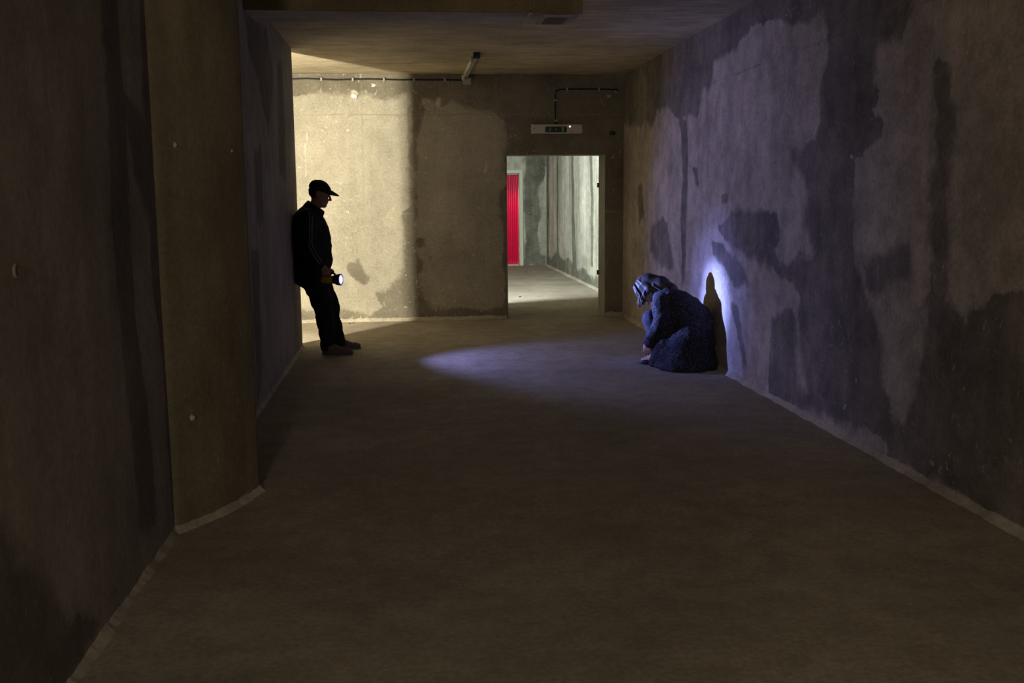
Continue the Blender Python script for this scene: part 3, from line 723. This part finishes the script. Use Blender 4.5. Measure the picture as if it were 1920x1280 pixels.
M_SKIN = plain('skin', (.30, .17, .12), .55, .08, 40, bump=.1)
M_JACK = plain('black_jacket_fabric', (.012, .012, .015), .75, .2, 60, spec=.25, bump=.2)
M_STRIPE = plain('grey_sleeve_stripe', (.16, .16, .17), .7)
M_TROU = plain('black_trouser_fabric', (.011, .011, .014), .85, .2, 80, spec=.2, bump=.2)
M_CAP = plain('black_cap_cotton', (.012, .012, .015), .85, .2, 90, spec=.2)
M_SHOE = plain('grey_brown_suede', (.11, .085, .065), .8, .35, 25); M_SOLE = plain('worn_rubber_sole', (.10, .09, .075), .7)
M_YELL = plain('yellow_torch_plastic', (.36, .23, .02), .4)
M_HAIRM = plain('short_dark_hair', (.02, .015, .012), .8)

# ---------------------------------------------------------------- the man leaning on the partition wall
YM = 9.97
def mp(x, y, dy=0.): return on_y(x, y, YM+dy)
def skin_part(name, me, mat, parent): 
    return link(name, me, mat, parent)
sh_n, el_n, wr_n = mp(577, 413, -.20), mp(580, 464, -.25), mp(604, 498, -.23)
sh_f, el_f, wr_f = mp(579, 412, .19), mp(576, 466, .22), mp(590, 508, .19)
hip_n, kn_n, an_n = mp(584, 524, -.10), mp(605, 590, -.12), mp(616, 648, -.14)
hip_f, kn_f, an_f = mp(592, 524, .09), mp(618, 582, .13), mp(634, 638, .20)
B = Field((-1.12, YM-.42, -.01), (-.35, YM+.45, 1.72), .0055)
hc = mp(599.5, 362)
hg, hR = head(B, hc, (.95, -.02, -.30), (.30, 0, .95), .99)
B.cap(mp(594, 376), mp(584, 404), .050, .054, .03)
B.chain([mp(582, 420), mp(580, 440), mp(584, 480), mp(586, 515)], [.10, .135, .145, .14], .05)
B.cap(sh_n, sh_f, .052, .052, .04)
B.cap(mp(600, 480), mp(602, 495), .10, .09, .06)
for s_, e_, w_ in ((sh_n, el_n, wr_n), (sh_f, el_f, wr_f)): B.chain([s_, e_, w_], [.056, .042, .029], .02)
for h_, k_, a_ in ((hip_n, kn_n, an_n), (hip_f, kn_f, an_f)): B.chain([h_, k_, a_], [.088, .058, .040], .03)
for a_ in (an_n, an_f): B.chain([(a_[0]-.02, a_[1], .06), (a_[0]+.03, a_[1]-.005, .04), (a_[0]+.12, a_[1]-.01, .028)], [.034, .027, .018], .02)
relaxed_hand(B, wr_f, (.12, 0, -1), (0, -1, .0), (1, 0, 0), 1., .45)
# torch pose: carried by its top handle
TD = nrm((.945, -.325, .02)); LENS = on_y(638.5, 524, YM-.30)
TU = np.array([0, 0, 1.]); TU = nrm(TU-TD*(TU@TD)); TL = np.cross(TU, TD)
tq = lambda a, l, u: LENS + TD*a + TL*l + TU*u
HB = .066                                       # height of the handle bar over the axis
# right hand closed round the handle bar: back of the hand towards the camera (-TL)
gk = []
for i, a in enumerate((-.098, -.120, -.141, -.160)):
    k0 = tq(a, -.026, HB+.012); gk.append(k0)
    pts = [k0, tq(a, -.030, HB-.014), tq(a, -.008, HB-.0235), tq(a, .016, HB-.010), tq(a, .014, HB+.006)]
    B.chain(pts, [.0115, .0098, .009, .0085, .0075], .004)
pw = wr_n
for i, k0 in enumerate(gk): B.cap(pw*.82+k0*.18, k0, .020, .0125, .014)
B.chain([pw*.6+gk[0]*.4, tq(-.082, .0, HB+.022), tq(-.078, .020, HB+.010), tq(-.086, .026, HB-.008)], [.015, .012, .0105, .009], .006)
man = link('person', B.mesh('person'), M_SKIN)
tag(man, 'man in black cap and dark clothes leaning against the wall, holding a lit torch', 'person')
# jacket
J = Field((-1.12, YM-.42, .55), (-.5, YM+.42, 1.52), .008)
J.ell(mp(580, 424), (.165, .21, .16), None, .05)
J.ell(mp(584, 455), (.190, .215, .20), None, .06)
J.ell(mp(587.5, 487), (.185, .205, .13), None, .06)
J.ell(mp(586, 505), (.178, .20, .09), None, .05)
J.cap(mp(575, 408, -.15), mp(575, 408, .15), .085, .085, .06)
J.cap(mp(587, 392), mp(577, 410), .074, .105, .04); J.cap(mp(583, 390), mp(568, 414), .062, .10, .04)
for s_, e_, w_ in ((sh_n, el_n, wr_n), (sh_f, el_f, wr_f)):
    e2 = e_; J.chain([s_, e2, w_*.93+e2*.07], [.082, .066, .047], .025)
J.clip_plane(mp(592, 383), (.42, 0, 1.))
J.clip_plane((XL+.006, 0, 0), (-1, 0, 0))
J.cap(mp(595, 374), mp(593, 385), .052, .050, .008, True)
J.clip_below(on_y(585, 524, YM)[2])
jk = skin_part('jacket', J.mesh('jacket', .012, 5., 3, (1, 1, 1.6)), M_JACK, man)
# collar flaps
K = Field((-1.0, YM-.15, 1.30), (-.68, YM+.15, 1.55), .005)
for i in range(14):
    a0, a1 = 2*math.pi*i/14, 2*math.pi*(i+1)/14
    cpt = lambda a: mp(591, 390.5) + np.array([.070*math.cos(a), .066*math.sin(a), -.050*math.cos(a)])
    p, q = cpt(a0), cpt(a1); up = np.array([.012, 0, .030])
    K.cap(p-up*1.6, q-up*1.6, .014, .014, .012); K.cap(p-up*.8, q-up*.8, .013, .013, .012); K.cap(p, q, .012, .012, .012); K.cap(p+up*.5, q+up*.5, .010, .010, .008)
skin_part('collar', K.mesh('collar'), M_JACK, jk)
# two thin stripes down the sleeve, laid on the cloth
bvh = BVHTree.FromPolygons([v.co.copy() for v in jk.data.vertices], [tuple(p.vertices) for p in jk.data.polygons])
def on_sleeve(x, y):
    d = Vector(ray(x, y)).normalized(); h = bvh.ray_cast(Vector(CAM), d); return h[0], h[1]
for path in (((580, 398), (580.3, 415), (580.2, 432), (580, 448), (580.3, 462), (584, 471), (590, 481), (596, 490), (602, 496.5)),
             ((585.5, 404), (585, 420), (584.8, 440), (584.6, 455), (588, 466), (593, 475.5), (599, 484.5), (605, 493))):
    fine = []
    for (xa, ya), (xb, yb) in zip(path[:-1], path[1:]): fine += [(xa+(xb-xa)*t/4, ya+(yb-ya)*t/4) for t in range(4)]
    pts = [on_sleeve(*p) for p in fine]; pts = [p for p in pts if p[0] is not None]
    bm = bmesh.new(); prev = None
    for i, (p, n) in enumerate(pts):
        t = (pts[min(i+1, len(pts)-1)][0]-pts[max(i-1, 0)][0]).normalized(); s = n.cross(t).normalized()*.0048
        o_ = n*.002; cur = [bm.verts.new(p+s+n*-.002), bm.verts.new(p+s+o_), bm.verts.new(p-s+o_), bm.verts.new(p-s+n*-.002)]
        if prev:
            for k in range(3): bm.faces.new((prev[k], prev[k+1], cur[k+1], cur[k]))
        prev = cur
    put('sleeve_stripe', bm, M_STRIPE, jk, True)
# trousers
T_ = Field((-1.12, YM-.32, -.01), (-.45, YM+.40, .85), .008)
T_.ell(mp(586, 512), (.170, .185, .14), None, .04); T_.ell(mp(582, 520), (.165, .18, .10), None, .05)
T_.chain([mp(590, 530, -.09), mp(604, 565, -.11), mp(610, 600, -.125), mp(614, 630, -.135), mp(615, 655, -.14)], [.118, .098, .085, .074, .066], .03)
T_.chain([mp(600, 530, .09), mp(616, 560, .11), mp(620, 576, .13), mp(625, 604, .165), mp(633, 630, .195), mp(637, 645, .20)], [.108, .082, .083, .072, .070, .070], .02)
T_.clip_plane((XL+.006, 0, 0), (-1, 0, 0)); T_.clip_below(.035); T_.clip_above(on_y(585, 508, YM)[2])
skin_part('trousers', T_.mesh('trousers', .010, 7., 9, (1, 1, 1.5)), M_TROU, man)
# cap
g2 = lambda a, l, u: hg(a, l, u)
Cp = Field(hc-np.array([.16, .13, .06]), hc+np.array([.24, .13, .18]), .0045)
Cp.ell(hg(-.006, 0, .026), (.108, .087, .088), hR, .01)
Cp.ell(hg(-.02, 0, .055), (.094, .082, .068), hR, .02)
Cp.clip_plane(hg(0, 0, .020), -hR[:, 2]-.05*hR[:, 0])
Cp.cap(hg(-.100, .03, .045), hg(-.100, -.03, .045), .012, .012, .014)
Cp.ell(hg(-.012, 0, .116), (.009, .009, .006), hR, .004)
cp_ = skin_part('cap', Cp.mesh('cap', .003, 14., 1), M_CAP, man)
bm = bmesh.new(); top, bot = [], []
for i in range(9):
    rt, rb = [], []
    for j in range(13):
        th = (j/12-.5)*math.pi*.94; rr = i/8
        a = .062 + .042*math.cos(th) + rr*(.080*math.cos(th)**.8 if math.cos(th) > 0 else 0); l = .083*math.sin(th)*(1+.03*rr)
        z = .054 - rr*.014*math.cos(th) - .028*(math.sin(th)**2)*(1-.2*rr) - .010*rr
        rt.append(bm.verts.new(hg(a, l, z+.005))); rb.append(bm.verts.new(hg(a, l, z-.006)))
    top.append(rt); bot.append(rb)
for i in range(8):
    for j in range(12):
        bm.faces.new((top[i][j], top[i][j+1], top[i+1][j+1], top[i+1][j])); bm.faces.new((bot[i][j], bot[i+1][j], bot[i+1][j+1], bot[i][j+1]))
for j in range(12): bm.faces.new((top[8][j], top[8][j+1], bot[8][j+1], bot[8][j]))
put('brim', bm, M_CAP, cp_, True)
# short hair under the cap
H = Field(hc-np.array([.14, .11, .12]), hc+np.array([.10, .11, .10]), .005)
H.ell(hg(-.018, 0, .010), (.092, .0785, .092), hR, .01); H.clip_plane(hg(.0, 0, 0), hR[:, 0]); H.clip_plane(hg(0, 0, -.055), -hR[:, 2]); H.clip_plane(hg(0, 0, .04), hR[:, 2])
skin_part('hair', H.mesh('hair', .003, 40, 5), M_HAIRM, man)
# shoes
def shoe(name, heel, d, parent, L=.295, mats=(None, None), wd=1., hgt=1.):
    heel = np.array(heel, float); d = nrm((d[0], d[1], 0)); l = np.array([-d[1], d[0], 0]); R = np.stack([d, l, [0, 0, 1]], 1)
    lo = heel-.2; hi = heel+d*L+.2; lo[2] = -.01; lo_ = np.minimum(lo, heel+d*L-.15); hi_ = np.maximum(hi, heel+.15); hi_[2] = .2; lo_[2] = -.01
    g = lambda a, b_, z: heel + d*a + l*b_ + np.array([0, 0, z])
    U_ = Field(lo_, hi_, .005)
    U_.ell(g(.050, 0, .050*hgt), (.052, .038*wd, .055*hgt), R, .02); U_.ell(g(.12, 0, .042*hgt), (.085, .041*wd, .046*hgt), R, .025)
    U_.ell(g(L-.085, 0, .030*hgt), (.085, .048*wd, .032*hgt), R, .02); U_.cap(g(.055, 0, .075*hgt), g(.11, 0, .065*hgt), .040*wd, .036*wd, .025)
    U_.clip_below(.012)
    o = skin_part(name, U_.mesh(name, .002, 30, 2), mats[0], parent)
    S_ = Field(lo_, hi_, .005)
    S_.ell(g(.055, 0, .012), (.060, .041*wd, .02), R, .01); S_.ell(g(.15, 0, .012), (.10, .040*wd, .018), R, .02); S_.ell(g(L-.088, 0, .012), (.092, .051*wd, .02), R, .02)
    S_.clip_below(.0015); S_.clip_above(.020); skin_part('sole', S_.mesh('sole'), mats[1], o)
    return o
nh = on_z(605, 662); fh = on_z(621, 651.5)
shoe('shoe', (nh[0], YM-.155, 0), (1, -.06, 0), man, .30, (M_SHOE, M_SOLE))
shoe('shoe', (fh[0]+.005, YM+.20, 0), (1, .04, 0), man, .295, (M_SHOE, M_SOLE))

# ---------------------------------------------------------------- the torch
tc = empty('torch', tuple(tq(-.09, 0, 0)), 'lit yellow and black hand torch held at hip height by the leaning man', 'torch')
bm = bmesh.new(); add_lathe(bm, LENS, -TD, [(.060, .034), (.066, .038), (.085, .038), (.17, .037), (.182, .034), (.186, .028)], 28); put('housing', bm, M_YELL, tc, True)
bm = bmesh.new(); add_lathe(bm, LENS, -TD, [(.004, .0455), (-.004, .048), (-.006, .052), (-.003, .0555), (.012, .0555), (.040, .050), (.056, .041), (.070, .0385)], 32)
hd = put('lamp_head', bm, M_BLACK, tc, True); tag(hd, 'black flared lamp head')
bm = bmesh.new(); add_lathe(bm, LENS, -TD, [(-.0045, .036), (-.0005, .036)], 32)
bm2 = bmesh.new(); add_lathe(bm2, LENS, -TD, [(-.0035, .0465), (.0, .046)], 32); put('reflector', bm2, glow('torch_reflector_glow', (.10, .09, 1.), 1.6), tc)
lens = put('lens', bm, glow('torch_lens_glow', (.8, .85, 1.), 4.), tc, False)
bm = bmesh.new()
add_tube(bm, [tq(-.052, 0, .034), tq(-.058, 0, .055), tq(-.070, 0, HB), tq(-.10, 0, HB+.001), tq(-.135, 0, HB+.001), tq(-.168, 0, HB), tq(-.178, 0, .052), tq(-.176, 0, .03)], [.011, .0105, .0105, .0105, .0105, .0105, .0105, .011], 12)
put('handle', bm, M_BLACK, tc, True)
def torch_beam(name, d, power, ang, blend, col, rad):
    l = bpy.data.lights.new(name, 'SPOT'); l.energy = power; l.spot_size = math.radians(ang); l.spot_blend = blend; l.color = col; l.shadow_soft_size = rad
    o = bpy.data.objects.new(name, l); C.objects.link(o); o.location = LENS + TD*.012; look(o, d)
    o.parent = tc; o.matrix_parent_inverse = Matrix.Translation(tc.location).inverted(); return o
AIM = nrm(np.array([XR, 8.62, .52])-LENS)
torch_beam('torch_hot_beam', AIM, HOTP, 16, 1., (.28, .36, 1.), .012)
torch_beam('torch_mid_beam', AIM, HOTP*.14, 32, 1., (.22, .28, 1.), .012)
torch_beam('torch_spill', nrm(np.array([XR, 8.74, .72])-LENS), SPILLP, 92, .55, (.30, .33, 1.), .014)

# ---------------------------------------------------------------- the woman crouching by the right wall
YW = 8.93
WF2 = nrm((-.83, .55, 0)); WL = np.array([-WF2[1], WF2[0], 0]); WP0 = np.array([2.06, 8.95, 0])
WR3 = np.stack([WF2, WL, np.array([0, 0, 1.])], 1)
def wp(x, y, lat=0.):
    """point on the person's midplane, shifted lat to the near (left) side, in line with pixel x, y"""
    d = ray(x, y); return CAM + d*((WP0@WL + lat)/(d@WL))
m, nt, b = new_mat('dark_tweed_coat'); co = N(nt, 'ShaderNodeTexCoord').outputs['Object']
n1 = noise_node(nt, co, 95, 3, .7); n2 = noise_node(nt, co, 9, 4, .6)
c1 = mix(nt, maprange(nt, n1, .42, .66, 0, 1), (.010, .010, .014), (.095, .095, .115))
nt.links.new(mix(nt, maprange(nt, n2, .35, .7, 0, .6), c1, (.02, .02, .025)), b.inputs['Base Color']); b.inputs['Roughness'].default_value = .95; b.inputs['Specular IOR Level'].default_value = .1
bp = N(nt, 'ShaderNodeBump'); bp.inputs['Strength'].default_value = .5; bp.inputs['Distance'].default_value = .004; nt.links.new(n1, bp.inputs['Height']); nt.links.new(bp.outputs[0], b.inputs['Normal'])
M_COAT = m
m, nt, b = new_mat('dark_brown_hair_with_sheen'); co = N(nt, 'ShaderNodeTexCoord').outputs['Object']
n1 = noise_node(nt, co, 60, 4, .6, (1, 1, .25))
nt.links.new(mix(nt, n1, (.014, .012, .012), (.07, .066, .066)), b.inputs['Base Color']); b.inputs['Roughness'].default_value = .5; b.inputs['Specular IOR Level'].default_value = .35
M_HAIR = m
M_JEAN = plain('blue_denim', (.045, .075, .22), .85, .25, 60, bump=.2)
M_PUMP = plain('black_leather_shoe', (.012, .011, .012), .35); M_SKIN2 = plain('skin_pale', (.50, .31, .25), .55, .08, 40)

M_JEAN = plain('blue_denim', (.005, .008, .024), .85, .25, 60, bump=.2)
def latp(x, y, lat, ref):
    """same height and depth along the facing direction as ref, moved sideways"""
    return wp(x, y) + WL*lat
W_ = Field((1.80, YW-.75, -.01), (2.75, YW+.55, .90), .0055)
wc = wp(1211, 539); WF = nrm(WF2*.62 + np.array([0, 0, -.78])); WU = nrm(WF2*.78 + np.array([0, 0, .62]))
wg, wR = head(W_, wc, WF, WU, .92)
W_.cap(wp(1222, 545), wp(1246, 550), .050, .056, .03)
W_.chain([wp(1250, 558), wp(1278, 582), wp(1300, 615), wp(1305, 648)], [.10, .12, .125, .13], .05)
W_.cap(latp(1250, 572, -.12, 0), latp(1250, 572, .12, 0), .045, .045, .05)
arm = {}
for sg in (-1, 1):
    hip = latp(1300, 650, sg*.10, 0); kne = latp(1232, 598, sg*.11, 0); ank = latp(1244, 664, sg*.10, 0); ank[2] = .08
    W_.chain([hip, kne], [.092, .062], .03); W_.chain([kne, ank], [.06, .036], .03)
    ft = np.array([ank[0], ank[1], 0]); W_.chain([ft+(0, 0, .07), ft+WF2*.07+(0, 0, .058), ft+WF2*.155+(0, 0, .03)], [.036, .034, .022], .02)
    if sg > 0: shd, elb, wrs = latp(1250, 568, .16, 0), wp(1240, 606, .24), wp(1217, 641, .19)
    else: shd, elb, wrs = latp(1250, 568, -.16, 0), latp(1250, 606, -.25, 0), latp(1226, 642, -.19, 0)
    arm[sg] = (shd, elb, wrs)
    W_.chain([shd, elb, wrs], [.046, .038, .025], .02)
    relaxed_hand(W_, wrs, WF2*.25+np.array([0, 0, -1]), -WL*sg-WF2*.2, WF2+np.array([0, 0, .1]), .86, .5)
woman = link('person', W_.mesh('person'), M_SKIN2)
tag(woman, 'long-haired person in dark tweed coat crouching by the right wall with bowed head', 'person')
# coat
K = Field((1.80, YW-.90, -.01), (2.75, YW+.65, .85), .009)
K.cap(latp(1250, 566, -.10, 0), latp(1250, 566, .10, 0), .088, .088, .05)
K.cap(wp(1238, 553), wp(1252, 556), .066, .085, .04)
K.chain([wp(1252, 566), wp(1282, 590), wp(1306, 625)], [.13, .175, .19], .06)
K.ell(wp(1302, 625), (.21, .30, .235), WR3, .06)
K.ell(wp(1302, 655), (.23, .33, .22), WR3, .06)
K.ell(wp(1298, 680, .05), (.25, .37, .13), WR3, .07)
K.ell(wp(1276, 688, .10), (.22, .30, .07), WR3, .09)
K.chain([wp(1266, 578, .05), wp(1260, 606, .07), wp(1256, 636, .10), wp(1252, 666, .14)], [.13, .12, .115, .12], .09)
K.chain([wp(1262, 600, -.16), wp(1254, 640, -.17), wp(1250, 668, -.17)], [.08, .08, .08], .05)
K.cap(wp(1236, 672, .19), wp(1230, 677, .19), .075, .065, .05)
for sg in (-1, 1):
    shd, elb, wrs = arm[sg]; K.chain([shd, elb, wrs*.97+elb*.03], [.080, .066, .046], .028)
K.clip_below(.004); K.clip_plane((XR-.03, 0, 0), (1, 0, 0))
ct = skin_part('coat', K.mesh('coat', .016, 6., 21), M_COAT, woman)
# jeans
D_ = Field((1.80, YW-.6, -.01), (2.70, YW+.5, .60), .008)
for sg in (-1, 1):
    hip = latp(1296, 645, sg*.10, 0); kne = latp(1230, 596, sg*.11, 0); ank = latp(1243, 660, sg*.10, 0); ank[2] = .10
    D_.chain([hip, kne], [.10, .080], .03); D_.chain([kne, ank], [.080, .055], .03)
D_.clip_below(.06); skin_part('jeans', D_.mesh('jeans', .008, 9, 4), M_JEAN, woman)
for sg in (-1, 1):
    ank = latp(1244, 664, sg*.10, 0); shoe('shoe', (ank[0]-WF2[0]*.055, ank[1]-WF2[1]*.055, 0), WF2, woman, .245, (M_PUMP, M_PUMP), .82, .62)
# hair: a mass over the skull falling to the shoulders, with locks hanging in front of the face
Hh = Field((1.75, YW-.35, .40), (2.50, YW+.35, .90), .0048)
Hh.ell(wg(-.018, 0, .020), np.array([.098, .080, .100])*.95, wR, .015)
Hh.chain([wg(-.07, 0, .0), wp(1240, 533), wp(1260, 543), wp(1273, 552)], [.078, .068, .048, .022], .03)
for sg in (-1, 1): Hh.chain([wg(-.03, sg*.062, .02), wg(-.035, sg*.070, -.045), wg(-.06, sg*.066, -.10)], [.035, .034, .022], .02)
Hh.ell(wg(.060, 0, -.035), (.075, .072, .085), wR, .02, True)
r2 = np.random.default_rng(5)
for i in range(120):
    side = (-1 + 2*(i+.5)/120 + .02*r2.normal())*math.pi*.66
    dl = np.array([math.cos(side), math.sin(side)]); j = .007*r2.normal()
    p0 = wg(-.030+.02*r2.normal(), .012*r2.normal(), .104)
    p1 = wg(-.012+(.080+j)*dl[0], (.066+j)*dl[1], .088)
    p2 = wg(-.008+(.103+j)*dl[0], (.086+j)*dl[1], .034)
    p3 = wg(.004+(.106+j)*dl[0], (.090+j)*dl[1], -.030+.012*r2.normal())
    hang = np.array([.014*r2.normal()-.003, .012*r2.normal(), -.050-.050*r2.random()])
    p4 = p3+hang; rr = .0055+.003*r2.random()
    Hh.chain([p0, p1, p2, p3, p4], [.005, rr, rr, rr*.9, .0025], .0022)
for i in range(56):
    l0 = (-1+2*(i+.5)/56)*.085; q0 = r2.normal()*.5
    sh_ = WL*l0
    a = wg(-.06, l0*.8, .070); b1 = wp(1231, 529)+sh_*.95; c1 = wp(1249, 538)+sh_*.9; d1 = wp(1260+14*r2.random(), 548+6*r2.random())+sh_*.85
    dr = lambda k: np.array([0, 0, k - 11.*l0*l0])
    Hh.chain([a+dr(.015), b1+dr(.050), c1+dr(.040), d1+dr(.02)], [.008, .0085, .008, .003], .0025)
skin_part('hair', Hh.mesh('hair'), M_HAIR, woman)
